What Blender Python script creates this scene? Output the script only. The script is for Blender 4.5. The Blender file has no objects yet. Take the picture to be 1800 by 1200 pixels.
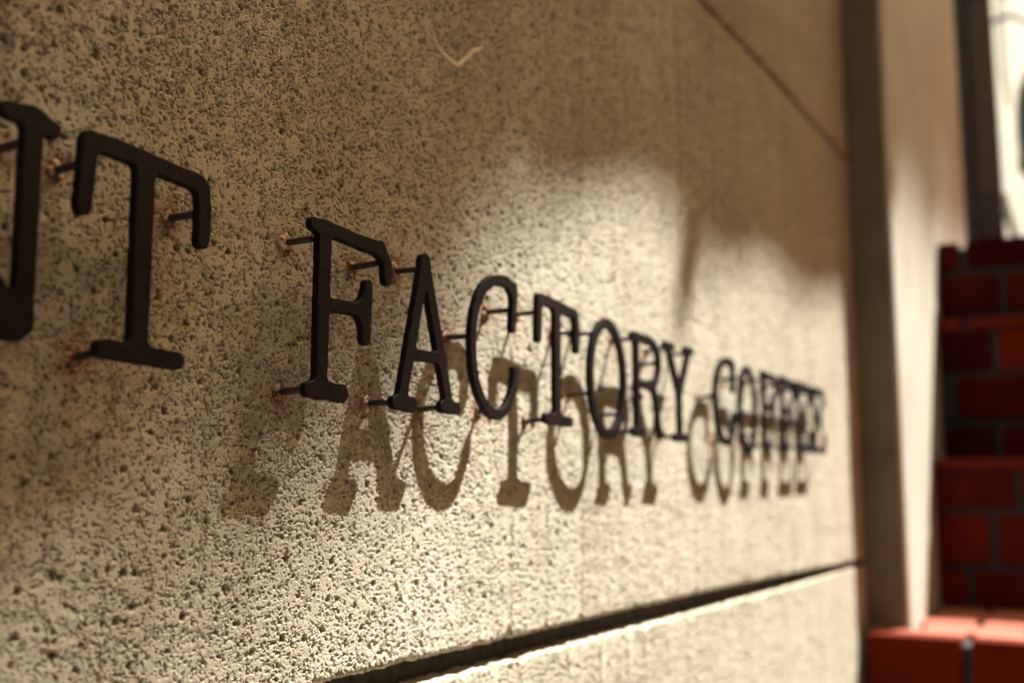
import bpy, bmesh, math, random
import numpy as np
from mathutils import Vector, Matrix

sc = bpy.context.scene
col = sc.collection
random.seed(7)
rng = np.random.default_rng(11)

# ------------------------------------------------------------------ camera, sky, sun, exposure
PITCH, YAW = math.radians(7.5546), math.radians(28.6355)
FPX = 1870.0                                     # focal length in pixels of an 1800 px wide frame
cF = Vector((math.cos(YAW)*math.cos(PITCH), math.sin(YAW)*math.cos(PITCH), math.sin(PITCH)))
cR = Vector((math.sin(YAW), -math.cos(YAW), 0))
cU = cR.cross(cF)
cam_d = bpy.data.cameras.new('camera')
cam = bpy.data.objects.new('camera', cam_d); col.objects.link(cam)
M = Matrix.Identity(4)
for i in range(3):
    M[i][0], M[i][1], M[i][2] = cR[i], cU[i], -cF[i]
cam.matrix_world = M
cam_d.sensor_width = 36.0
cam_d.lens = 36.0*FPX/1800.0
cam_d.clip_start = 0.01; cam_d.clip_end = 400.0
cam_d.dof.use_dof = True
cam_d.dof.focus_distance = 0.357
cam_d.dof.aperture_fstop = 7.2
cam_d.dof.aperture_blades = 8
sc.camera = cam

LIGHT = Vector((-30, 18.5, -51)).normalized()       # the way the sunlight travels
TO_SUN = -LIGHT
w = bpy.data.worlds.new('World'); sc.world = w; w.use_nodes = True
nt = w.node_tree; nt.nodes.clear()
sky = nt.nodes.new('ShaderNodeTexSky'); sky.sky_type = 'NISHITA'; sky.sun_disc = False
sky.sun_elevation = math.asin(TO_SUN.z)
sky.sun_rotation = math.atan2(TO_SUN.x, TO_SUN.y)
sky.air_density = 1.0; sky.dust_density = 3.0; sky.ozone_density = 0.6
wb = nt.nodes.new('ShaderNodeMix'); wb.data_type = 'RGBA'; wb.blend_type = 'MULTIPLY'
wb.inputs[0].default_value = 1.0
wb.inputs[7].default_value = (1.0, 0.73, 0.385, 1)   # warm white balance of the photograph, whole sky alike
bg = nt.nodes.new('ShaderNodeBackground'); bg.inputs['Strength'].default_value = 0.135
wo = nt.nodes.new('ShaderNodeOutputWorld')
nt.links.new(sky.outputs[0], wb.inputs[6]); nt.links.new(wb.outputs[2], bg.inputs[0])
nt.links.new(bg.outputs[0], wo.inputs[0])

sun_d = bpy.data.lights.new('sun', 'SUN'); sun_d.energy = 4.3; sun_d.angle = math.radians(0.5)
sun_d.color = (1.0, 0.97, 0.90)
sun = bpy.data.objects.new('sun', sun_d); col.objects.link(sun)
sun.rotation_euler = LIGHT.to_track_quat('-Z', 'Y').to_euler()
sun.location = (3, -2, 6)

sc.render.engine = 'CYCLES'
sc.view_settings.view_transform = 'Standard'
sc.view_settings.look = 'None'
sc.view_settings.gamma = 1.0
sc.view_settings.use_curve_mapping = False
sc.view_settings.exposure = 2.0
sc.cycles.use_denoising = True
sc.cycles.max_bounces = 6

GROUND = -1.1125
WALL = 0.2395            # y of the stone face; the camera is at the origin
K = 0.75                # letter drawings are in units of 0.75 mm

# ------------------------------------------------------------------ helpers
def tag(o, label=None, cat=None, group=None, kind=None):
    if label: o['label'] = label
    if cat: o['category'] = cat
    if group: o['group'] = group
    if kind: o['kind'] = kind
    return o

def empty(name, loc=(0, 0, 0)):
    o = bpy.data.objects.new(name, None); col.objects.link(o); o.location = loc
    o.empty_display_size = 0.02
    return o

def link(name, me, mat=None, parent=None, loc=None):
    o = bpy.data.objects.new(name, me); col.objects.link(o)
    if mat and not me.materials: me.materials.append(mat)
    if parent: o.parent = parent
    if loc is not None: o.location = loc
    return o

def mesh_bm(name, bm, smooth=False):
    bmesh.ops.recalc_face_normals(bm, faces=bm.faces)
    me = bpy.data.meshes.new(name); bm.to_mesh(me); bm.free()
    if smooth:
        for p in me.polygons: p.use_smooth = True
    return me

def box_bm(bm, lo, hi, bev=0.0, seg=2):
    r = bmesh.ops.create_cube(bm, size=1.0)
    vs = r['verts']
    for v in vs:
        v.co = Vector([lo[i] + (v.co[i]+0.5)*(hi[i]-lo[i]) for i in range(3)])
    if bev > 0:
        es = list({e for v in vs for e in v.link_edges})
        bmesh.ops.bevel(bm, geom=es, offset=bev, segments=seg, affect='EDGES', profile=0.6)

def box(name, lo, hi, mat, parent=None, bev=0.0, seg=2, smooth=False):
    bm = bmesh.new(); box_bm(bm, lo, hi, bev, seg)
    return link(name, mesh_bm(name, bm, smooth), mat, parent)

def tube_bm(bm, pts, rads, n=10, cap=True):
    pts = [Vector(p) for p in pts]; rings = []
    for i, p in enumerate(pts):
        a = pts[max(i-1, 0)]; b = pts[min(i+1, len(pts)-1)]
        q = (b-a).normalized().to_track_quat('Z', 'Y')
        rings.append([bm.verts.new(p + q @ Vector((rads[i]*math.cos(2*math.pi*k/n), rads[i]*math.sin(2*math.pi*k/n), 0))) for k in range(n)])
    for a, b in zip(rings, rings[1:]):
        for k in range(n):
            bm.faces.new((a[k], a[(k+1) % n], b[(k+1) % n], b[k]))
    if cap:
        bm.faces.new(rings[0][::-1]); bm.faces.new(rings[-1])

def lathe_bm(bm, prof, c, n=24):
    rings = [[bm.verts.new((c[0]+r*math.cos(2*math.pi*k/n), c[1]+r*math.sin(2*math.pi*k/n), c[2]+z)) for k in range(n)] for r, z in prof]
    for a, b in zip(rings, rings[1:]):
        for k in range(n):
            bm.faces.new((a[k], a[(k+1) % n], b[(k+1) % n], b[k]))
    bm.faces.new(rings[0][::-1]); bm.faces.new(rings[-1])

# ------------------------------------------------------------------ noise in numpy
def _hash(ix, iy, seed):
    h = (ix.astype(np.int64)*374761393 + iy.astype(np.int64)*668265263 + seed*974634713) & 0xffffffff
    h = ((h ^ (h >> 13))*1274126177) & 0xffffffff
    h = ((h ^ (h >> 16))*2246822519) & 0xffffffff
    return ((h ^ (h >> 15)) & 0xffffff).astype(np.float32)/np.float32(0xffffff)

def perlin(x, y, seed=0):
    ix = np.floor(x); iy = np.floor(y); fx = (x-ix).astype(np.float32); fy = (y-iy).astype(np.float32)
    ix = ix.astype(np.int64); iy = iy.astype(np.int64)
    u = fx*fx*fx*(fx*(fx*6-15)+10); v = fy*fy*fy*(fy*(fy*6-15)+10)
    def g(dx, dy):
        a = _hash(ix+dx, iy+dy, seed)*np.float32(6.2831853)
        return np.cos(a)*(fx-dx) + np.sin(a)*(fy-dy)
    a = g(0, 0); b = g(1, 0); c = g(0, 1); d = g(1, 1)
    return ((a*(1-u)+b*u)*(1-v) + (c*(1-u)+d*u)*v)*np.float32(1.5)

def craters(x, y, cell, dens, r0, r1, seed):
    """bowl depth 0..1 of scattered round pits"""
    X = x/cell; Y = y/cell
    ix = np.floor(X).astype(np.int64); iy = np.floor(Y).astype(np.int64)
    out = np.zeros(x.shape, np.float32)
    for dx in (-1, 0, 1):
        for dy in (-1, 0, 1):
            jx = ix+dx; jy = iy+dy
            on = _hash(jx, jy, seed) < dens
            cx = (jx + _hash(jx, jy, seed+1))*cell; cy = (jy + _hash(jx, jy, seed+2))*cell
            r = r0 + (r1-r0)*_hash(jx, jy, seed+3)**2
            q = ((x-cx)**2 + (y-cy)**2)/(r*r)
            out = np.maximum(out, np.where(on, np.clip(1-q, 0, 1)*(r/r1)**0.5, 0).astype(np.float32))
    return np.sqrt(out)

def sstep(a, b, x):
    t = np.clip((x-a)/(b-a), 0, 1); return t*t*(3-2*t)

def stone_relief(X, Z):
    """height in metres of the weathered face and a grit mask that darkens the pits in colour"""
    x = X*1000; z = Z*1000                                     # millimetres
    wx = x + 0.45*perlin(x/1.1, z/1.1, 21) + 0.25*perlin(x/.5, z/.5, 23)
    wz = z + 0.45*perlin(x/1.1, z/1.1, 22) + 0.25*perlin(x/.5, z/.5, 24)
    big = perlin(x/40, z/40, 1) + 0.6*perlin(x/17, z/17, 2)
    patch = perlin(x/6, z/6, 3) + 0.8*perlin(x/2.7, z/2.7, 4) + 0.4*perlin(x/60, z/60, 8)
    worn = sstep(-0.55, 0.35, patch)                           # 0 smooth render skin, 1 worn open
    p1 = perlin(wx/1.4, wz/1.4, 6) + 0.6*perlin(wx/.7, wz/.7, 7)
    p2 = perlin(wx/.62, wz/.62, 11) + 0.6*perlin(x/.36, z/.36, 12)
    gn = perlin(x/.9, z/.9, 9) + 0.8*perlin(x/.48, z/.48, 10)
    a1 = sstep(0.36, 0.72, p1 + 0.25*patch)
    a2 = np.maximum(craters(wx, wz, .95, .62, .16, .44, 71), 0.55*sstep(0.25, 0.6, p2 + 0.3*patch))
    big_pit = craters(wx, wz, 6.0, 0.42, 0.5, 1.45, 31)
    mid_pit = np.maximum(craters(wx, wz, 3.0, 0.50, 0.35, 0.9, 41), 0.7*craters(wx, wz, 1.7, 0.42, 0.25, 0.6, 81))
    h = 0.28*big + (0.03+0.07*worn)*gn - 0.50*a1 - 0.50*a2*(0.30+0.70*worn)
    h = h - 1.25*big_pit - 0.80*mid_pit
    pit_dark = np.clip(0.75*a1 + 0.45*a2*worn + big_pit + 0.7*mid_pit, 0, 1)
    return (h*0.001).astype(np.float32), pit_dark

# ------------------------------------------------------------------ materials
def mat(name):
    m = bpy.data.materials.new(name); m.use_nodes = True
    return m, m.node_tree, m.node_tree.nodes['Principled BSDF']

def nnoise(t, scale, detail=4, rough=0.55, vec=None):
    n = t.nodes.new('ShaderNodeTexNoise'); n.inputs['Scale'].default_value = scale
    n.inputs['Detail'].default_value = detail; n.inputs['Roughness'].default_value = rough
    if vec: t.links.new(vec, n.inputs['Vector'])
    return n

def objvec(t):
    return t.nodes.new('ShaderNodeTexCoord').outputs['Object']

def geovec(t):
    return t.nodes.new('ShaderNodeNewGeometry').outputs['Position']

def ramp(t, src, stops):
    r = t.nodes.new('ShaderNodeValToRGB'); t.links.new(src, r.inputs[0])
    e = r.color_ramp.elements
    while len(e) < len(stops): e.new(0.5)
    for i, (p, c) in enumerate(stops):
        e[i].position = p; e[i].color = (*c, 1) if len(c) == 3 else c
    return r.outputs[0]

def mixc(t, fac, a, b, mode='MIX'):
    n = t.nodes.new('ShaderNodeMix'); n.data_type = 'RGBA'; n.blend_type = mode
    for s, i in ((fac, 0), (a, 6), (b, 7)):
        if hasattr(s, 'node'): t.links.new(s, n.inputs[i])
        elif i == 0: n.inputs[0].default_value = s
        else: n.inputs[i].default_value = (*s, 1)
    return n.outputs[2]

def bump(t, b, src, strength, dist, prev=None):
    n = t.nodes.new('ShaderNodeBump'); n.inputs['Strength'].default_value = strength
    n.inputs['Distance'].default_value = dist
    t.links.new(src, n.inputs['Height'])
    if prev: t.links.new(prev, n.inputs['Normal'])
    t.links.new(n.outputs[0], b.inputs['Normal'])
    return n.outputs[0]

# weathered cast stone
m_stone, t, b = mat('weathered_stone')
at = t.nodes.new('ShaderNodeAttribute'); at.attribute_name = 'pit_dark'
gv = geovec(t)
n1 = nnoise(t, 9, 5, .6, gv); n2 = nnoise(t, 160, 4, .6, gv); n3 = nnoise(t, 1500, 2, .5, gv); n4 = nnoise(t, 520, 3, .6, gv)
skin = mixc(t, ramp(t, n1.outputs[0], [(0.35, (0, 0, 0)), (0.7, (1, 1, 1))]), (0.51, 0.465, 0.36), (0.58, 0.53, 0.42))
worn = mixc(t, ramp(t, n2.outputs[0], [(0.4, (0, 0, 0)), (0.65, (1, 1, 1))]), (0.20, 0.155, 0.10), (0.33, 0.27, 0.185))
c = mixc(t, at.outputs['Fac'], skin, worn)  # worn pit floors, with pit shade also put into the colour
spk = ramp(t, n4.outputs[0], [(0.58, (0, 0, 0)), (0.70, (1, 1, 1))])      # dark mineral grains in the mix
mm = t.nodes.new('ShaderNodeMath'); mm.operation = 'MULTIPLY'; mm.inputs[1].default_value = 0.45
t.links.new(spk, mm.inputs[0])
c = mixc(t, mm.outputs[0], c, (0.12, 0.085, 0.05))
mp = t.nodes.new('ShaderNodeMapping'); mp.inputs['Scale'].default_value = (55, 55, 5); t.links.new(gv, mp.inputs['Vector'])
n5 = nnoise(t, 1.0, 5, .65, mp.outputs[0])                          # rain streaks
c = mixc(t, ramp(t, n5.outputs[0], [(0.48, (0, 0, 0)), (0.75, (.32, .32, .32))]), c, (0.25, 0.195, 0.125))
ra = t.nodes.new('ShaderNodeAttribute'); ra.attribute_name = 'rust'
rm2 = t.nodes.new('ShaderNodeMath'); rm2.operation = 'MULTIPLY'
t.links.new(ra.outputs['Fac'], rm2.inputs[0])
t.links.new(ramp(t, n2.outputs[0], [(0.3, (.45, .45, .45)), (0.6, (1, 1, 1))]), rm2.inputs[1])
c = mixc(t, rm2.outputs[0], c, (0.27, 0.085, 0.016))
t.links.new(c, b.inputs['Base Color'])
gl = ramp(t, n3.outputs[0], [(0.70, (0.88, 0.88, 0.88)), (0.76, (0.25, 0.25, 0.25))])  # mica glints
t.links.new(gl, b.inputs['Roughness'])
b.inputs['Specular IOR Level'].default_value = 0.35
bump(t, b, n3.outputs[0], 0.5, 0.0004)

m_joint, t, b = mat('joint_mortar')
n1 = nnoise(t, 300, 5, .6, geovec(t))
t.links.new(ramp(t, n1.outputs[0], [(0.35, (0.03, 0.022, 0.015)), (0.7, (0.09, 0.07, 0.05))]), b.inputs['Base Color'])
b.inputs['Roughness'].default_value = 0.9
bump(t, b, n1.outputs[0], 0.8, 0.002)

m_thin_joint, t, b = mat('hairline_mortar')
n1 = nnoise(t, 300, 5, .6, geovec(t))
t.links.new(ramp(t, n1.outputs[0], [(0.35, (0.13, 0.095, 0.06)), (0.7, (0.20, 0.15, 0.10))]), b.inputs['Base Color'])
b.inputs['Roughness'].default_value = 0.9
bump(t, b, n1.outputs[0], 0.8, 0.002)

# smooth render of the pier
m_pier, t, b = mat('painted_render')
gv = geovec(t)
n1 = nnoise(t, 6, 5, .6, gv); n2 = nnoise(t, 240, 4, .6, gv)
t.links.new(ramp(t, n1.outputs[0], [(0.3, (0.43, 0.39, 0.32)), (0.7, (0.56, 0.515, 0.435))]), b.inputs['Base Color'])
b.inputs['Roughness'].default_value = 0.8
bump(t, b, n2.outputs[0], 0.4, 0.002)

m_side, t, b = mat('shaded_render')  # darker render, the pier side's shade put into its colour
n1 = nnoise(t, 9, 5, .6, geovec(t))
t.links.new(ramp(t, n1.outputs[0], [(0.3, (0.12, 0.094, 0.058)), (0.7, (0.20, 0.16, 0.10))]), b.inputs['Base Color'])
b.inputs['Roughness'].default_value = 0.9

# painted iron of the letters
m_iron, t, b = mat('brown_painted_iron')
ov = geovec(t)
n1 = nnoise(t, 2600, 3, .6, ov); n2 = nnoise(t, 90, 4, .6, ov); n3 = nnoise(t, 700, 3, .6, ov)
base = ramp(t, n2.outputs[0], [(0.3, (0.0065, 0.0034, 0.0027)), (0.75, (0.014, 0.0074, 0.0058))])
rust = ramp(t, n3.outputs[0], [(0.66, (0, 0, 0)), (0.76, (1, 1, 1))])
rm = t.nodes.new('ShaderNodeMath'); rm.operation = 'MULTIPLY'; rm.inputs[1].default_value = 0.35
t.links.new(rust, rm.inputs[0])
t.links.new(mixc(t, rm.outputs[0], base, (0.04, 0.014, 0.007)), b.inputs['Base Color'])
t.links.new(ramp(t, n1.outputs[0], [(0.3, (0.45, 0.45, 0.45)), (0.7, (0.68, 0.68, 0.68))]), b.inputs['Roughness'])
b.inputs['Specular IOR Level'].default_value = 0.07
p_ = bump(t, b, n1.outputs[0], 0.55, 0.0004)
bump(t, b, n3.outputs[0], 0.35, 0.0006, p_)

m_pin, t, b = mat('dark_steel_pin')
n1 = nnoise(t, 500, 4, .6, geovec(t))
t.links.new(ramp(t, n1.outputs[0], [(0.5, (0.008, 0.006, 0.005)), (0.8, (0.07, 0.022, 0.008))]), b.inputs['Base Color'])
b.inputs['Roughness'].default_value = 0.6

m_seal, t, b = mat('rust_stained_sealant')
n1 = nnoise(t, 260, 3, .6, geovec(t))
t.links.new(ramp(t, n1.outputs[0], [(0.40, (0.045, 0.022, 0.008)), (0.50, (0.20, 0.068, 0.014)), (0.60, (0.55, 0.46, 0.33))]), b.inputs['Base Color'])
b.inputs['Roughness'].default_value = 0.45

m_scar, t, b = mat('pale_scrape')
b.inputs['Base Color'].default_value = (0.70, 0.62, 0.48, 1); b.inputs['Roughness'].default_value = 0.9

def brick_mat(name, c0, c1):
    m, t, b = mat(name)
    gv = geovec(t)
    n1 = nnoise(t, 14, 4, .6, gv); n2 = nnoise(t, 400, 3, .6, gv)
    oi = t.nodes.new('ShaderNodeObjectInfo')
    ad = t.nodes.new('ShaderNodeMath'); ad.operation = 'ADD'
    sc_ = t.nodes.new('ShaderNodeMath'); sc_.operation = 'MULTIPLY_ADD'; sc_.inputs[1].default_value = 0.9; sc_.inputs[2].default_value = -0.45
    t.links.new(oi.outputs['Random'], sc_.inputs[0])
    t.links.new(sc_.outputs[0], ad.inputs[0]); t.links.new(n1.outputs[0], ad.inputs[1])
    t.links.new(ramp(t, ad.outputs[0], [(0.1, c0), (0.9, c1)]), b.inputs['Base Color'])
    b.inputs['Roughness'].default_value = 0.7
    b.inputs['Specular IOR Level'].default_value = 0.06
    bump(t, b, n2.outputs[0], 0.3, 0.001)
    return m
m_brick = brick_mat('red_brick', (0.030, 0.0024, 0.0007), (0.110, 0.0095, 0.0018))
m_tread = brick_mat('sunlit_tread_brick', (0.24, 0.07, 0.045), (0.34, 0.12, 0.085))  # paler brick, sunlight on the tread put into the colour
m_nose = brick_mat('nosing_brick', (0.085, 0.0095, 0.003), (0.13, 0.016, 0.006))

m_mortar, t, b = mat('grey_mortar')
n1 = nnoise(t, 120, 4, .6, geovec(t))
t.links.new(ramp(t, n1.outputs[0], [(0.3, (0.013, 0.011, 0.010)), (0.7, (0.034, 0.030, 0.027))]), b.inputs['Base Color'])
b.inputs['Roughness'].default_value = 0.9

def plain(name, colr, rough=0.7, nscale=30, amt=0.15, bs=0.0):
    m, t, b = mat(name)
    n1 = nnoise(t, nscale, 4, .6, geovec(t))
    lo = tuple(x*(1-amt) for x in colr); hi = tuple(min(1, x*(1+amt)) for x in colr)
    t.links.new(ramp(t, n1.outputs[0], [(0.3, lo), (0.7, hi)]), b.inputs['Base Color'])
    b.inputs['Roughness'].default_value = rough
    if bs: bump(t, b, n1.outputs[0], bs, 0.003)
    return m
m_door = plain('brown_wood', (0.055, 0.032, 0.020), 0.5, 40, .25)
m_black = plain('black_paint', (0.012, 0.010, 0.009), 0.5)
m_white = plain('white_render', (0.44, 0.42, 0.35), 0.8, 12, .05)
m_pave = plain('paving_stone', (0.26, 0.22, 0.18), 0.85, 8, .25, .3)
m_bark = plain('bark', (0.09, 0.065, 0.045), 0.9, 25, .3, .5)
m_grey = plain('grey_pipe_paint', (0.30, 0.29, 0.27), 0.5)
m_cloth = plain('canvas', (0.30, 0.25, 0.17), 0.9, 60, .1)
m_leaf, t, b = mat('leaf')
oi = nnoise(t, 9, 3, .6, geovec(t))
t.links.new(ramp(t, oi.outputs[0], [(0.3, (0.035, 0.06, 0.015)), (0.7, (0.08, 0.11, 0.03))]), b.inputs['Base Color'])
b.inputs['Roughness'].default_value = 0.5

# ------------------------------------------------------------------ ground
me = bpy.data.meshes.new('pavement')
me.from_pydata([(-60, -60, GROUND), (60, -60, GROUND), (60, 60, GROUND), (-60, 60, GROUND)], [], [(0, 1, 2, 3)])
tag(link('pavement', me, m_pave), kind='structure')

# ------------------------------------------------------------------ the stone wall
END = 1.283
def lin(xs, ys):
    return lambda x: np.interp(x, xs, ys)
lo_top = lin([-1, .326, .45, .605, .85, 1.246, 1.3], [-.0665, -.0688, -.0706, -.0722, -.0768, -.0862, -.0872])
lo_bot = lin([-1, .372, .50, .681, .95, 1.244, 1.3], [-.0775, -.0795, -.0815, -.0850, -.0895, -.0930, -.0938])
up_bot = lin([-1, .734, .922, 1.284, 1.3], [.346, .3575, .3685, .3800, .3803])
up_top = lambda x: up_bot(x) + 0.0065

def view_z(X, ypix):
    k = (600-ypix)/FPX
    return (k*(cF.x*X+cF.y*WALL) - (cU.x*X+cU.y*WALL))/(cU.z-k*cF.z)

def stone_panel(zl, zh, xs, nd, lip_lo, lip_hi, depth):
    n = len(xs)
    L = zl(xs); Hh = zh(xs)
    rag = lambda z, s: (0.0006*perlin(xs*1000/9, z*0+s, 60+s) + 0.0007*perlin(xs*1000/3, z*0+s, 61+s)
                        + 0.0004*perlin(xs*1000/1.1, z*0+s, 62+s)) - 0.0034*np.clip(perlin(xs*1000/13, z*0+s, 63+s)-0.25, 0, 1)*3
    L = L - (rag(L, 1) if lip_lo else 0); Hh = Hh + (rag(Hh, 2) if lip_hi else 0)
    v1 = np.clip(view_z(xs, 1245), L+0.004, Hh-0.006); v2 = np.clip(view_z(xs, -45), v1+0.001, Hh-0.003)
    rows = []
    for tt in np.linspace(0, 1, 14)[:-1]:
        rows.append(L + (v1-L)*tt**1.6)
    for tt in np.linspace(0, 1, nd):
        rows.append(v1 + (v2-v1)*tt)
    for tt in np.linspace(0, 1, 14)[1:]:
        rows.append(v2 + (Hh-v2)*(1-(1-tt)**1.6))
    Z = np.array(rows); X = np.repeat(xs[None, :], len(rows), 0)
    h, pit_dark = stone_relief(X, Z)
    Y = WALL - h
    r = 0.0008 if lip_hi and not lip_lo else 0.0026
    def rnd(d):
        q = np.clip(1 - d/r, 0, 1); return r*(1-np.sqrt(np.clip(1-q*q, 0, 1)))
    if lip_lo: Y = Y + rnd(Z-L[None, :])
    if lip_hi: Y = Y + rnd(Hh[None, :]-Z)
    rr = 0.004
    q = np.clip(1-(END-X)/rr, 0, 1); Y = Y + rr*(1-np.sqrt(np.clip(1-q*q, 0, 1)))
    # returns into the joints
    Z = np.vstack([Z[:1], Z, Z[-1:]]); X = np.vstack([X[:1], X, X[-1:]])
    Y = np.vstack([np.full((1, n), WALL+depth), Y, np.full((1, n), WALL+depth)])
    pit_dark = np.vstack([pit_dark[:1], pit_dark, pit_dark[-1:]])
    # return at the right-hand end
    X = np.hstack([X, X[:, -1:]]); Z = np.hstack([Z, Z[:, -1:]]); Y = np.hstack([Y, np.full((Y.shape[0], 1), WALL+0.03)])
    pit_dark = np.hstack([pit_dark, pit_dark[:, -1:]])
    R_, C_ = X.shape
    co = np.stack([X, Y, Z], -1).reshape(-1, 3).astype(np.float32)
    idx = np.arange(R_*C_).reshape(R_, C_)
    q = np.stack([idx[:-1, :-1], idx[:-1, 1:], idx[1:, 1:], idx[1:, :-1]], -1).reshape(-1, 4)
    me = bpy.data.meshes.new('stone_panel')
    me.vertices.add(len(co)); me.vertices.foreach_set('co', co.ravel())
    me.loops.add(q.size); me.loops.foreach_set('vertex_index', q.ravel().astype(np.int32))
    me.polygons.add(len(q)); me.polygons.foreach_set('loop_start', np.arange(0, q.size, 4, dtype=np.int32))
    me.update(calc_edges=True)
    a = me.attributes.new('pit_dark', 'FLOAT', 'POINT'); a.data.foreach_set('value', pit_dark.ravel().astype(np.float32))
    me.polygons.foreach_set('use_smooth', np.ones(len(q), bool))
    return me

def x_at(px):      # x on the wall seen in pixel column px at mid height
    r = cF*FPX + cR*(px-900)
    return r.x*WALL/r.y

wall = tag(empty('stone_wall', (0, WALL, GROUND)), 'pitted beige stone wall of large blocks carrying the iron letters', 'wall')
def wpart(name, me, m):
    return link(name, me, m, wall, (0, -WALL, -GROUND))
xs_main = np.concatenate([np.linspace(-0.9, x_at(-70), 16)[:-1], np.array([x_at(p) for p in np.linspace(-70, 1478, 1240)]),
                          np.linspace(x_at(1478), END, 20)[1:]])
xs_low = np.concatenate([np.linspace(-0.9, x_at(480), 16)[:-1], np.array([x_at(p) for p in np.linspace(480, 1478, 600)]),
                         np.linspace(x_at(1478), END, 20)[1:]])
xs_up = np.concatenate([np.linspace(-0.9, x_at(1100), 16)[:-1], np.array([x_at(p) for p in np.linspace(1100, 1478, 260)]),
                        np.linspace(x_at(1478), END, 20)[1:]])
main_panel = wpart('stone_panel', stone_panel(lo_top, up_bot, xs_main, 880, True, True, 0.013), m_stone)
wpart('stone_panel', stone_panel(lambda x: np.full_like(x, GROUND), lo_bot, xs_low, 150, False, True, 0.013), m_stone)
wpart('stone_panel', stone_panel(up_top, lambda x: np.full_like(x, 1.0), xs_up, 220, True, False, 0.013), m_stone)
bm = bmesh.new(); box_bm(bm, (-0.9, WALL+0.0125, -0.13), (END-0.001, WALL+0.028, -0.04)); wpart('mortar_joint', mesh_bm('mortar_joint', bm), m_joint)
bm = bmesh.new(); box_bm(bm, (-0.9, WALL+0.0035, 0.32), (END-0.005, WALL+0.028, 0.42)); wpart('mortar_joint', mesh_bm('mortar_joint', bm), m_thin_joint)
bm = bmesh.new(); box_bm(bm, (-0.9, WALL+0.03, GROUND), (END-0.001, WALL+0.3, 1.0)); wpart('wall_core', mesh_bm('wall_core', bm), m_joint)

# the pale scrape marks on its face: thin raised skins of plaster
def scar(pts, rad):
    P = [Vector((x, WALL+0.0004, z)) for x, z in pts]
    out = []
    for i in range(len(P)-1):
        p0, p1, p2, p3 = P[max(i-1, 0)], P[i], P[i+1], P[min(i+2, len(P)-1)]
        for k in range(6):
            u = k/6
            out.append(0.5*((2*p1)+(p2-p0)*u+(2*p0-5*p1+4*p2-p3)*u*u+(3*p1-p0-3*p2+p3)*u**3))
    out.append(P[-1])
    n = len(out)
    rad_ = [rad*(0.35+0.65*min(1, 2.2*math.sin(math.pi*(i+.6)/(n+.2))))*(1+0.25*random.uniform(-1, 1)) for i in range(n)]
    bm = bmesh.new(); tube_bm(bm, out, rad_, 8)
    for v in bm.verts: v.co.y = WALL + (v.co.y-WALL)*0.35
    return wpart('scrape_mark', mesh_bm('scrape_mark', bm, True), m_scar)
scar([(.3657, .1945), (.3703, .1884), (.3777, .1854), (.3872, .1846), (.394, .1892), (.402, .1962), (.4100, .2012)], 0.0013)
scar([(.3985, .1925), (.4065, .1905), (.4150, .1880)], 0.0006)

# ------------------------------------------------------------------ the pier beside the wall
PY = 0.1942
pier = tag(empty('rendered_pier', (1.29, PY, GROUND)), 'smooth cream rendered pier standing proud at the right end of the stone wall', 'pier')
bm = bmesh.new(); box_bm(bm, (1.29, PY, GROUND), (2.2, PY+0.35, 1.6), 0.004, 3)
link('render_face', mesh_bm('render_face', bm), m_pier, pier, (-1.29, -PY, -GROUND))
bm = bmesh.new(); box_bm(bm, (END+0.0005, WALL+0.006, GROUND), (1.2895, WALL+0.02, 1.0))
link('sealant_joint', mesh_bm('sealant_joint', bm), m_joint, pier, (-1.29, -PY, -GROUND))

bm = bmesh.new(); box_bm(bm, (1.2875, PY+0.0045, -0.16), (1.2905, WALL+0.004, 1.6))  # thin dark slab that paints shade on the pier's side
link('shaded_side', mesh_bm('shaded_side', bm), m_side, pier, (-1.29, -PY, -GROUND))

# ------------------------------------------------------------------ brick steps
stairs = tag(empty('brick_steps', (1.24, 0, GROUND)), 'dark red brick steps with grey mortar rising beside the cream pier', 'steps')
OFF = (-1.24, 0, -GROUND)
def brick_mesh(dy, dz, bev=0.0028):
    bm = bmesh.new(); box_bm(bm, (0, 0, 0), (0.03, dy, dz), bev, 2)
    me = mesh_bm('brick', bm); return me
Y_FAR = -0.75
def course(step, x, z0, z1, joint_y, pitch, ymax, gap, m, name='brick', proud=0.006, depth=None):
    full = None
    y = joint_y
    while y - pitch/2 < ymax: y += pitch
    while y > Y_FAR:
        a = y - pitch + gap/2; bb = min(y - gap/2, ymax-0.001)
        y -= pitch
        if bb - a < 0.012: continue
        if bb - a > pitch-gap-1e-5:
            if full is None: full = brick_mesh(pitch-gap, z1-z0)
            me = full
        else: me = brick_mesh(bb-a, z1-z0)
        o = link(name, me, m, step, (x-proud+random.uniform(-.0008, .0008), a, z0))
        if depth: o.scale.x = depth/0.03
def step(x, xback, zb, zt, ymax):
    s = box('step', (x, Y_FAR, zb), (xback, ymax-0.0005, zt-0.008), m_mortar, stairs)
    s.location = OFF
    return s
# lower flight, below the frame
for k in range(4, 0, -1):
    x = 1.24-0.2*k; zt = -0.1625-0.19*k
    s = step(x, x+0.2, GROUND, zt, WALL-0.006)
    course(s, x, zt-0.03, zt, 0.02, 0.113, WALL-0.006, .009, m_nose, 'nosing_brick', 0.008, 0.205)
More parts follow.
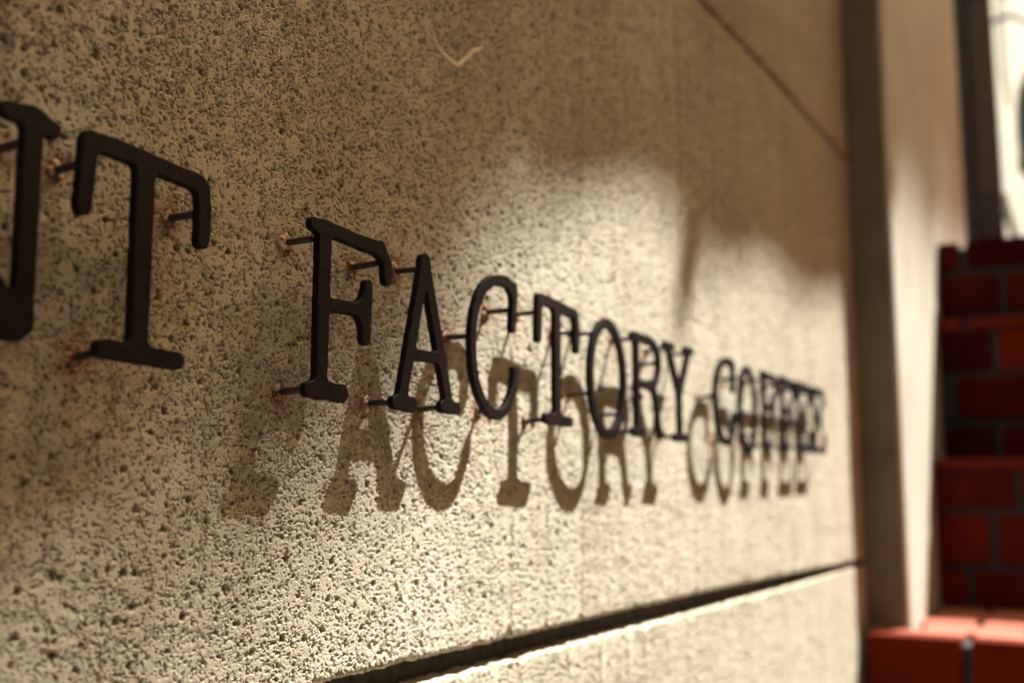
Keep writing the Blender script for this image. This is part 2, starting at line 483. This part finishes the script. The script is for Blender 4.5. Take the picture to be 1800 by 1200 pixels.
# the step at the frame's foot
s = step(1.24, 1.55, GROUND, -0.1625, PY)
bm = bmesh.new(); box_bm(bm, (1.24, PY, GROUND), (1.2885, WALL-0.006, -0.1705)); link('step_end', mesh_bm('step_end', bm), m_mortar, s)
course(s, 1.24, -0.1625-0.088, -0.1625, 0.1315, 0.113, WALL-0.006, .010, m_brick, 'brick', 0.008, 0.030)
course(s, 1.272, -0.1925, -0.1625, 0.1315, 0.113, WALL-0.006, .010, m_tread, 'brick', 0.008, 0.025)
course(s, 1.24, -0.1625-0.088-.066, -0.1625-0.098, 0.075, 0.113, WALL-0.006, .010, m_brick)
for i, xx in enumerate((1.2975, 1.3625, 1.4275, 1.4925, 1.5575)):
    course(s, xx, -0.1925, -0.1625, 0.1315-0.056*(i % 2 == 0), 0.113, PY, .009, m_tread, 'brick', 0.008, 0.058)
FS = 1.0335
def far_course(st, x, z0, z1, jy, pitch, ymax, gap, *a_):
    course(st, x*FS, max(z0*FS, -0.1610), z1*FS, jy*FS, pitch*FS, ymax, gap*FS, *a_)
# second step
s = step(1.55, 1.675, -0.1625, 0.0305, PY)
far_course(s, 1.50, -0.1600, -0.1110, 0.1500, 0.113, PY, .010, m_brick)
far_course(s, 1.50, -0.1020, -0.0400, 0.1200, 0.113, PY, .010, m_brick)
far_course(s, 1.50, -0.0310, 0.0128, 0.088, 0.113, PY, .010, m_brick)
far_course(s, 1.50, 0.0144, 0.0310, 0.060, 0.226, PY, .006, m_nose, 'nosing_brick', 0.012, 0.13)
# third step
s = step(1.675, 1.715, 0.0305, 0.2376, PY)
far_course(s, 1.62, 0.0320, 0.0775, 0.1170, 0.113, PY, .010, m_brick)
far_course(s, 1.62, 0.0890, 0.1470, 0.1710, 0.113, PY, .010, m_brick)
far_course(s, 1.62, 0.1560, 0.2110, 0.1150, 0.113, PY, .010, m_brick)
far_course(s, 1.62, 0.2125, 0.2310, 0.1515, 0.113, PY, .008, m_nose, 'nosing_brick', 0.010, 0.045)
# top step
s = step(1.715, 2.75, 0.2376, 0.3600, PY)
far_course(s, 1.66, 0.2440, 0.2985, 0.1025, 0.113, PY, .010, m_brick)
far_course(s, 1.66, 0.3075, 0.3500, 0.1535, 0.113, PY, .010, m_brick, 'brick', .006, 0.06)
box('landing_paving', (1.78, Y_FAR, 0.350), (2.75, PY-0.001, 0.3605), m_brick, s)

# ------------------------------------------------------------------ door, white wall and lantern past the pier
door = tag(empty('wooden_door', (2.6, 0.15, 0.3485)), 'dark brown wooden door leaf standing open past the cream pier', 'door')
DO = (-2.6, -0.15, -0.3485)
def dpart(name, lo, hi, m, bev=0.002):
    bm = bmesh.new(); box_bm(bm, lo, hi, bev); return link(name, mesh_bm(name, bm), m, door, DO)
dpart('door_leaf', (2.60, 0.1495, 0.362), (2.64, 0.420, 2.3), m_door)
dpart('black_strip', (2.585, 0.206, 0.362), (2.5995, 0.420, 2.3), m_black)  # plain black strip over the inner part of the leaf
dpart('bottom_rail', (2.590, 0.1500, 0.575), (2.5995, 0.2055, 0.655), m_black)
dpart('kick_plate', (2.594, 0.1510, 0.363), (2.5995, 0.2050, 0.555), m_brick)
dpart('top_rail', (2.590, 0.1500, 1.13), (2.5995, 0.2055, 1.25), m_black)

wh = tag(empty('white_house', (2.8, 0.19, GROUND)), 'sunlit white rendered house front beyond the brown door', 'house')
def hpart(name, lo, hi, m, bev=0.003):
    bm = bmesh.new(); box_bm(bm, lo, hi, bev); return link(name, mesh_bm(name, bm), m, wh, (-2.8, -0.19, -GROUND))
hpart('wall', (2.80, 0.190, GROUND), (14.0, 0.60, 5.0), m_white)
hpart('downpipe', (4.05, 0.178, 1.74), (4.11, 0.1895, 4.8), m_grey)
hpart('window_ledge', (3.30, 0.176, 0.800), (4.60, 0.1895, 0.828), m_grey)

hpart('window', (3.62, 0.184, 1.30), (3.98, 0.1895, 4.2), m_grey)
lant = tag(empty('wall_lantern', (3.25, 0.19, 0.925)), 'black round wall lantern cut off by the right edge before white house', 'lantern')
bm = bmesh.new()
lathe_bm(bm, [(0.005, .30), (.018, .29), (.014, .262), (.03, .25), (.058, .225), (.077, .18), (.085, .12), (.087, .05), (.085, -.01), (.089, -.03), (.088, -.05), (.070, -.075), (.068, -.085)], (0, -0.136, 0))
link('lantern_hood', mesh_bm('lantern_hood', bm, True), m_black, lant)
bm = bmesh.new()
lathe_bm(bm, [(.060, -.086), (.062, -.16), (.066, -.19), (.050, -.23), (.020, -.26), (.012, -.30)], (0, -0.136, 0))
link('lantern_bowl', mesh_bm('lantern_bowl', bm, True), m_black, lant)
bm = bmesh.new(); tube_bm(bm, [(0, -0.001, .40), (0, -.06, .41), (0, -.12, .36), (0, -.136, .29)], [.008]*4, 8)
link('bracket', mesh_bm('bracket', bm, True), m_black, lant)

# ------------------------------------------------------------------ the letters
def arc(cx, cy, rx, ry, a0, a1, n=22):
    return [(cx+rx*math.cos(math.radians(a0+(a1-a0)*i/n)), cy+ry*math.sin(math.radians(a0+(a1-a0)*i/n))) for i in range(n+1)]
def spline(P, k=6):
    out = []
    for i in range(len(P)-1):
        p0, p1, p2, p3 = [np.array(P[j], float) for j in (max(i-1, 0), i, i+1, min(i+2, len(P)-1))]
        for s in range(k):
            u = s/k
            out.append(tuple(0.5*((2*p1)+(p2-p0)*u+(2*p0-5*p1+4*p2-p3)*u*u+(3*p1-p0-3*p2+p3)*u**3)))
    return out + [tuple(P[-1])]

# strokes: (points, radius at start, radius at end); pins: where rods run back to the wall
T_ = dict(s=[([(28.5, 73), (28.8, 5)], 4.4, 4.1), ([(4.5, 76), (14, 76.3), (38, 74.6), (55, 73.6)], 3.5, 3.4),
             ([(3.6, 75), (2.2, 52)], 3.5, 3.2), ([(57.5, 71.5), (58.6, 64), (58.3, 51)], 3.5, 3.3),
             ([(13.5, 3.8), (30, 3.3), (47.5, 2.9)], 3.5, 3.4)],
          p=[(3.5, 68), (57.5, 62), (17, 3.2)])
L = {
 'N': dict(s=[([(72, 75), (72.4, 9)], 3.7, 3.6), ([(63, 75.6), (72, 76.2), (79.5, 73.4)], 3.2, 3.0), ([(12, 75), (69, 6)], 3.6, 5.6),
              ([(13, 75), (13, 4)], 3.6, 3.6), ([(3, 76), (16, 76)], 3.2, 3.2), ([(3, 3.2), (23, 3.2)], 3.3, 3.3), ([(69.5, 7), (72.3, 7)], 4.6, 3.6)],
          p=[(70, 67), (13, 70), (8, 3.3), (71, 8)]),
 'T': T_,
 'F': dict(s=[([(12.3, 77), (11.8, 4)], 4.6, 3.9), ([(5, 78.6), (19, 78.3), (40, 77), (55, 76.8)], 3.2, 3.6),
              ([(55.5, 76.4), (61, 71), (61.6, 62.5)], 3.7, 3.0), ([(12, 43.4), (42, 44.6)], 3.2, 3.1),
              ([(45.8, 57), (45.4, 44.5), (44.6, 31)], 2.9, 3.1), ([(40, 44.6), (44, 51)], 3.0, 3.0), ([(40, 44.6), (43.5, 38)], 3.0, 2.9),
              ([(4.2, 4.0), (14, 4.8), (27.2, 3.8)], 3.6, 4.2)],
          p=[(6, 72), (56, 70), (4.5, 4)]),
 'A': dict(s=[([(29.3, 78), (10, 6)], 3.9, 3.7), ([(29.3, 78), (53.6, 6)], 3.9, 3.6), ([(19, 28.4), (48, 29.3)], 3.0, 2.9),
              ([(4.2, 3.2), (19, 2.8)], 3.5, 4.0), ([(48, 3.6), (61.8, 3.6)], 3.4, 3.5)],
          p=[(26.5, 74), (5, 3), (50, 3.5)]),
 'C': dict(s=[(spline([(52.3, 77.5), (46, 82.2), (37, 82.6), (25, 80), (13.5, 71.5), (5.8, 56), (4.6, 37), (8.4, 21), (19, 7.6), (32.5, 3.4), (44, 8), (52.6, 20), (54.6, 31)]), 3.5, 2.9),
              ([(53.4, 81.6), (53.0, 72), (51.4, 56)], 2.7, 3.1)],
          p=[(50, 67), (4.8, 46), (40, 6)]),
 'O': dict(s=[(arc(34.2, 39.6, 29.6, 40.2, 0, 360, 48), 3.7, 3.7)], p=[(12, 70), (5.5, 27), (58, 15)]),
 'R': dict(s=[([(11, 76), (11, 4)], 4.0, 3.9), ([(3.5, 77), (36, 76.6)], 3.2, 3.3), (spline([(34, 76.6), (48, 74.5), (57, 66), (57.5, 56), (51, 46), (38, 41.5), (11, 41)]), 3.5, 3.2),
              (spline([(36, 41.5), (47, 37), (52, 26), (55, 12), (58.5, 4)]), 3.5, 3.6), ([(3.2, 3.4), (20, 3.4)], 3.4, 3.4), ([(57, 3.4), (64, 3.4)], 3.4, 3.2)],
          p=[(4, 74), (4, 4), (54, 60)]),
 'Y': dict(s=[([(11, 77), (35.5, 40)], 3.8, 3.9), ([(61, 78), (35.5, 40)], 3.6, 3.9), ([(35.5, 41), (36, 4)], 4.0, 3.9), ([(3, 78.4), (20, 78.2)], 3.2, 3.2),
              ([(52, 79.2), (69, 79.4)], 3.2, 3.2), ([(24, 3.4), (49, 3.4)], 3.4, 3.4)],
          p=[(5, 76), (62, 77), (30, 4)]),
 'E': dict(s=[([(12, 77), (12, 4)], 4.2, 4.0), ([(4, 78), (54, 77.5)], 3.2, 3.4), ([(54, 77), (60, 70), (60.5, 61)], 3.5, 3.0), ([(12, 43), (41, 43.5)], 3.2, 3.1),
              ([(44.5, 55), (44, 31)], 3.0, 3.0), ([(4, 3.6), (56, 3.8)], 3.4, 3.5), ([(56, 3.8), (62, 11), (63, 23)], 3.6, 3.0)],
          p=[(6, 74), (55, 74), (6, 5)]),
}

def letter_sdf(strokes, gx, gy, seed):
    d = np.full(gx.shape, 99.0)
    k = 2.6
    for pts, r0, r1 in strokes:
        n = len(pts)-1; ds = np.full(gx.shape, 99.0)
        for i in range(n):
            (ax, ay), (bx, by) = pts[i], pts[i+1]
            ra = r0+(r1-r0)*i/n; rb = r0+(r1-r0)*(i+1)/n
            vx, vy = bx-ax, by-ay; l2 = vx*vx+vy*vy+1e-9
            u = np.clip(((gx-ax)*vx+(gy-ay)*vy)/l2, 0, 1)
            ds = np.minimum(ds, np.hypot(gx-ax-u*vx, gy-ay-u*vy)-(ra+(rb-ra)*u))
        hh = np.clip(k-np.abs(d-ds), 0, None)/k
        d = np.minimum(d, ds)-hh*hh*k*0.25
    return d + 0.30*perlin(gx/4.2, gy/4.2, seed) + 0.13*perlin(gx/1.7, gy/1.7, seed+1)

def contours(d, x0, y0, s):
    """closed outlines of d = 0 (marching squares)"""
    ny, nx = d.shape
    ins = d < 0
    code = ins[:-1, :-1]*1 + ins[:-1, 1:]*2 + ins[1:, 1:]*4 + ins[1:, :-1]*8
    seg = {1: [(3, 0)], 2: [(0, 1)], 3: [(3, 1)], 4: [(1, 2)], 5: [(3, 2), (1, 0)], 6: [(0, 2)], 7: [(3, 2)], 8: [(2, 3)], 9: [(2, 0)],
           10: [(0, 3), (2, 1)], 11: [(2, 1)], 12: [(1, 3)], 13: [(1, 0)], 14: [(0, 3)]}
    def key(i, j, e):
        return [(i, j, 0), (i, j+1, 1), (i+1, j, 0), (i, j, 1)][e]
    nxt = {}
    for i, j in zip(*np.nonzero((code > 0) & (code < 15))):
        for a, b_ in seg[int(code[i, j])]:
            nxt[key(i, j, a)] = key(i, j, b_)
    def pt(kk):
        i, j, o = kk
        a = d[i, j]
        if o == 0:
            b_ = d[i, j+1]; return (x0+(j+a/(a-b_))*s, y0+i*s)
        b_ = d[i+1, j]; return (x0+j*s, y0+(i+a/(a-b_))*s)
    loops = []
    while nxt:
        st = next(iter(nxt)); cur = st; lp = []
        while cur in nxt:
            lp.append(pt(cur)); cur = nxt.pop(cur)
        if len(lp) > 12: loops.append(lp)
    return loops

pins_at = []
def letter_mesh(ch, seed, sy=1.0, sx=1.0, bold=0.0):
    s = 0.7
    xs = np.arange(-8, 92, s); ys = np.arange(-8, 96, s)
    gx, gy = np.meshgrid(xs, ys)
    d = letter_sdf(L[ch]['s'], gx, gy, seed) - bold
    cu = bpy.data.curves.new('letter_outline', 'CURVE'); cu.dimensions = '2D'; cu.fill_mode = 'BOTH'
    for lp in contours(d, xs[0], ys[0], s):
        n = len(lp)
        P = [((lp[i-1][0]+2*lp[i][0]+lp[(i+1) % n][0])/4, (lp[i-1][1]+2*lp[i][1]+lp[(i+1) % n][1])/4) for i in range(n)]
        sp = cu.splines.new('POLY'); sp.points.add(n-1); sp.use_cyclic_u = True
        for q, (x, y) in zip(sp.points, P): q.co = (x*sx*K*0.001, y*sy*K*0.001, 0, 1)
    cu.extrude = 0.0011; cu.bevel_depth = 0.00032; cu.bevel_resolution = 2; cu.offset = -0.00032
    tmp = bpy.data.objects.new('letter_tmp', cu)
    col.objects.link(tmp)
    dg = bpy.context.evaluated_depsgraph_get()
    me = bpy.data.meshes.new_from_object(tmp.evaluated_get(dg))
    bpy.data.objects.remove(tmp); bpy.data.curves.remove(cu)
    # stand it up: drawing x -> world x, drawing y -> world z, front towards the street (-y)
    for v in me.vertices:
        x, y, z = v.co; v.co = (x, -z, y)
    me.name = 'letter_plate'
    me.materials.clear(); me.materials.append(m_iron)
    for p in me.polygons: p.use_smooth = abs(p.normal.y) < 0.98
    return me

FRONT = 0.2255; MID = FRONT+0.00142
def rod(bm, p, bend):
    x, z = p
    tube_bm(bm, [(x, MID+0.0009, z), (x+bend[0]*.3, MID+0.006, z+bend[1]*.3), (x+bend[0], WALL-0.002, z+bend[1]), (x+bend[0], WALL+0.008, z+bend[1])], [0.00118]*4, 10)
def bead(x, z, r):
    bm = bmesh.new()
    bmesh.ops.create_icosphere(bm, subdivisions=3, radius=1.0)
    ph = random.uniform(0, 9)
    for v in bm.verts:
        c_ = v.co
        f_ = 1+0.28*math.sin(3.1*c_.x+ph)*math.cos(2.7*c_.z+ph*1.3)+0.18*math.sin(5.3*c_.z+ph*2.1+2*c_.x)
        v.co = Vector((c_.x*r*f_+x, c_.y*r*0.42+WALL-0.0002, c_.z*r*1.15*f_+z-0.0004))
    return mesh_bm('sealant_bead', bm, True)

letters = [  # letter, x of its left side and baseline in drawing units, height factor, width factor, label
 ('N', 150.0, 44.0, 1.00, 1, 'dark iron letter N cut off by the left edge of the photo'),
 ('T', 241.2, 42.6, 1.00, 1, 'dark iron letter T right after the cut-off N, nearest whole letter'),
 ('F', 362.2, 36.6, 1.00, 1, 'dark iron letter F, tall initial of FACTORY with rough edges'),
 ('A', 428.0, 36.2, 1.00, 1, 'dark iron letter A between F and C of FACTORY'),
 ('C', 501.8, 35.4, 1.00, 1, 'dark iron letter C between A and T of FACTORY'),
 ('T', 584.6, 36.4, 1.03, 1, 'dark iron letter T in the middle of FACTORY, after its C'),
 ('O', 661.0, 34.6, 0.985, 1, 'dark iron letter O of FACTORY between T and R'),
 ('R', 739.5, 34.4, 0.99, 1, 'dark iron letter R of FACTORY between O and Y'),
 ('Y', 809.0, 33.6, 0.99, 1, 'dark iron letter Y ending the word FACTORY'),
 ('C', 937.0, 34.0, 0.97, 1.13, 'blurred dark iron letter C, initial of COFFEE'),
 ('O', 1013.0, 33.6, 0.985, 0.93, 'blurred dark iron letter O of COFFEE, right after its C'),
 ('F', 1093.0, 34.6, 1.0, 1.04, 'blurred dark iron letter F, first of the two in COFFEE'),
 ('F', 1170.0, 35.4, 1.0, 1.04, 'blurred dark iron letter F, second of the two in COFFEE'),
 ('E', 1243.0, 36.0, 1.0, 1.04, 'blurred dark iron letter E, first of the pair ending COFFEE'),
 ('E', 1321.0, 36.4, 1.0, 1.04, 'blurred dark iron letter E, last letter of COFFEE and of the row'),
]
for i, (ch, x0, y0, sy, sx, lab) in enumerate(letters):
    X0, Z0 = x0*K*.001, y0*K*.001
    root = tag(empty('letter', (X0, WALL, Z0)), lab, 'letter', 'iron letters standing off the stone wall')
    pl = link('letter_plate', letter_mesh(ch, 100+7*i, sy, sx, 0.55 if i > 8 else 0.0), None, root, (0, MID-WALL, 0))
    for (px, py) in L[ch]['p']:
        bend = (random.uniform(-.0006, .0006), random.uniform(-.0012, .0004))
        p = (X0+px*sx*K*.001, Z0+py*sy*K*.001)
        pins_at.append((p[0]+bend[0], p[1]+bend[1]))
        bm = bmesh.new(); rod(bm, p, bend)
        o = link('mounting_pin', mesh_bm('mounting_pin', bm, True), m_pin, root, (-X0, -WALL, -Z0))
        link('sealant_bead', bead(p[0]+bend[0], p[1]+bend[1], random.uniform(.0019, .0031)), m_seal, o)

def over(X, Z, tt): return tuple(Vector((X, WALL, Z)) + TO_SUN*tt)
# rust that has bled from the pins into the stone
me = main_panel.data
co = np.empty(len(me.vertices)*3, np.float32); me.vertices.foreach_get('co', co); co = co.reshape(-1, 3)
rust = np.zeros(len(co), np.float32)
for px, pz in pins_at:
    near = np.nonzero((np.abs(co[:, 0]-px) < .012) & (co[:, 2] < pz+.008) & (co[:, 2] > pz-.034))[0]
    dx = (co[near, 0]-px)*1000; dz = (co[near, 2]-pz)*1000
    ln = random.uniform(7, 15); am = random.uniform(.35, 1.05)
    wob = 0.8*np.sin(dz*.7+px*900)
    halo = np.exp(-(dx**2+dz**2)/(2*4.2**2))
    run = np.where(dz < 0, np.exp(dz/ln), np.exp(-dz*dz/2))*np.exp(-((dx-wob*.5)**2)/(2*1.5**2))
    rust[near] = np.maximum(rust[near], np.clip(am*np.maximum(halo, .9*run), 0, 1))
a = me.attributes.new('rust', 'FLOAT', 'POINT'); a.data.foreach_set('value', rust)

# ------------------------------------------------------------------ added canvas sunshade out of view, cut to shape the wall's shade
shade = tag(empty('canvas_blocker', over(.8, .6, 3.0)), 'added unseen canvas sunshade hung on a rope above the iron letters', 'blocker')
SO = tuple(-v for v in over(.8, .6, 3.0))
hem = lin([.40, .43, .46, .50, .54, .586, .64, .70, .76, .824, .90, 1.0, 1.12, 1.26],
          [.190, .150, .140, .148, .158, .166, .168, .165, .163, .170, .176, .182, .188, .196])
bm = bmesh.new(); prev = None
for i in range(90):
    X = .40 + .86*i/89; h_ = float(hem(X)); colv = []
    for k in range(9):
        Z = h_ + (.62-h_)*k/8
        colv.append(bm.verts.new(Vector(over(X, Z, 3.0)) + Vector((0, .003*math.sin(23*X+1.5*k/8), 0))))
    if prev:
        for k in range(8): bm.faces.new((prev[k], colv[k], colv[k+1], prev[k+1]))
    prev = colv
link('canvas', mesh_bm('canvas', bm, True), m_cloth, shade, SO)
bm = bmesh.new(); tube_bm(bm, [over(.30, .635, 3.0), over(.8, .622, 3.0), over(1.40, .64, 3.0)], [.006]*3, 8)
link('rope', mesh_bm('rope', bm, True), m_bark, shade, SO)
bm = bmesh.new(); tube_bm(bm, [over(.705, .19, 3.0), over(.692, .15, 3.0), over(.690, .118, 3.0)], [.017, .016, .008], 10)  # added strip that throws a narrow dark band on the wall
link('shade_strip', mesh_bm('shade_strip', bm, True), m_cloth, shade, SO)

# ------------------------------------------------------------------ tree added out of view, crown shaped to shade the wall
tree = tag(empty('shade_tree', (5.8, -2.1, GROUND)), 'unseen leafy tree added with its crown shaped to shade the wall', 'tree')
TO = (-5.8, 2.1, -GROUND)
edge = lin([-.3, .10, .20, .225, .25, .28, .31, .34, .365, .414, .478, .53, .586, .70, .824, 1.0, 1.25, 1.33, 1.6, 2.4],
           [-.20, -.105, -.062, -.050, -.032, -.021, -.004, .028, .055, .108, .150, .172, .186, .180, .192, .196, .200, .19, .20, .30])
leaves_v, leaves_f = [], []
def leaf(c, size):
    a = Vector((random.gauss(0, 1), random.gauss(0, 1), random.gauss(0, 1)-.6)).normalized()
    b_ = a.cross(Vector((random.gauss(0, 1), random.gauss(0, 1), random.gauss(0, 1)))).normalized()
    nrm = a.cross(b_)
    n0 = len(leaves_v)
    for u, vv, h in ((-.5, 0, 0), (-.15, .27, .05), (.25, .22, .03), (.55, 0, -.08), (.25, -.22, .03), (-.15, -.27, .05)):
        leaves_v.append(tuple(c + a*(u*size) + b_*(vv*size) + nrm*(h*size)))
    leaves_f.extend([(n0, n0+1, n0+2, n0+3), (n0, n0+3, n0+4, n0+5)])
def put(X, Z, t0, t1, size):
    leaf(Vector((X, WALL, Z)) + TO_SUN*random.uniform(t0, t1), size)
n_l = 0
while n_l < 9800:                                  # the high crown
    X = random.uniform(-.35, 2.35); e = float(edge(X)); Z = e + random.uniform(-.06, 1.25)
    if X < .46: pr = min(1, max(0, (Z-e+.02)/.07))
    elif X < 1.225: pr = 1.0 if Z > e+.10 else 0
    else: pr = min(1, max(0, (Z-e)/.12))*.74
    if random.random() > pr: continue
    put(X, Z, 6.5, 9.5, random.uniform(.04, .06)); n_l += 1
me = bpy.data.meshes.new('foliage'); me.from_pydata(leaves_v, [], leaves_f)
fo = link('foliage', me, m_leaf, tree, TO); tag(fo, kind='stuff')
bm = bmesh.new()
tube_bm(bm, [(5.8, -2.1, GROUND), (5.78, -2.1, 0.6), (5.82, -2.12, 2.5), (5.75, -2.1, 4.2), (5.6, -2.0, 5.4)], [.14, .12, .105, .09, .07], 12)
link('trunk', mesh_bm('trunk', bm, True), m_bark, tree, TO)
for P in ([(5.6, -2.0, 5.4), over(2.3, .9, 7.5), over(1.7, .55, 7), over(1.1, .45, 6.5), over(.7, .36, 5)],
          [(5.7, -2.05, 4.8), over(2.3, .6, 7.0), over(1.9, .5, 6.0), over(1.4, .6, 5.5)],
          [over(1.1, .45, 6.5), over(.9, .36, 5), over(.75, .30, 3.4)],
          [(5.6, -2.0, 5.4), over(2.2, 1.2, 8), over(1.2, .9, 8), over(.3, .6, 7), over(.1, .3, 5)]):
    bm = bmesh.new(); tube_bm(bm, P, [.06, .035, .02, .012, .006][:len(P)], 8)
    link('branch', mesh_bm('branch', bm, True), m_bark, tree, TO)

# ------------------------------------------------------------------ buildings added out of view to block low sky light
m_facade = plain('brown_facade_tile', (0.12, 0.085, 0.055), 0.8, 6, .2)
m_glass = plain('window_glass', (0.03, 0.03, 0.03), 0.12)
def house(name, lab, lo, hi, face, n_cols, n_rows):
    root = tag(empty(name, (lo[0], lo[1], GROUND)), lab, 'building')
    off = (-lo[0], -lo[1], -GROUND)
    bm = bmesh.new(); box_bm(bm, lo, hi); link('wall', mesh_bm('wall', bm), m_facade, root, off)
    for i in range(n_cols):
        for k in range(n_rows):
            z = GROUND + 1.0 + 2.8*k
            if face == 'y':
                x = lo[0] + (i+.5)*(hi[0]-lo[0])/n_cols
                fl, fh = (x-.55, hi[1]-.03, z), (x+.55, hi[1]+.05, z+1.3); pl_, ph = (x-.48, hi[1]+.004, z+.07), (x+.48, hi[1]+.052, z+1.23)
            else:
                y = lo[1] + (i+.5)*(hi[1]-lo[1])/n_cols
                fl, fh = (hi[0]-.03, y-.55, z), (hi[0]+.05, y+.55, z+1.3); pl_, ph = (hi[0]+.004, y-.48, z+.07), (hi[0]+.052, y+.48, z+1.23)
            bm = bmesh.new(); box_bm(bm, fl, fh, .01); w_ = link('window', mesh_bm('window', bm), m_black, root, off)
            bm = bmesh.new(); box_bm(bm, pl_, ph); link('pane', mesh_bm('pane', bm), m_glass, w_)
house('facing_blocker', 'unseen brown building added across the lane to hold back sky light', (-7, -6.0, GROUND), (14, -3.6, 7.5), 'y', 8, 3)
house('end_blocker', 'unseen brown building added behind the camera to dim the sky light', (-9.5, -3.5, GROUND), (-7.0, 1.0, 7.5), 'x', 2, 3)
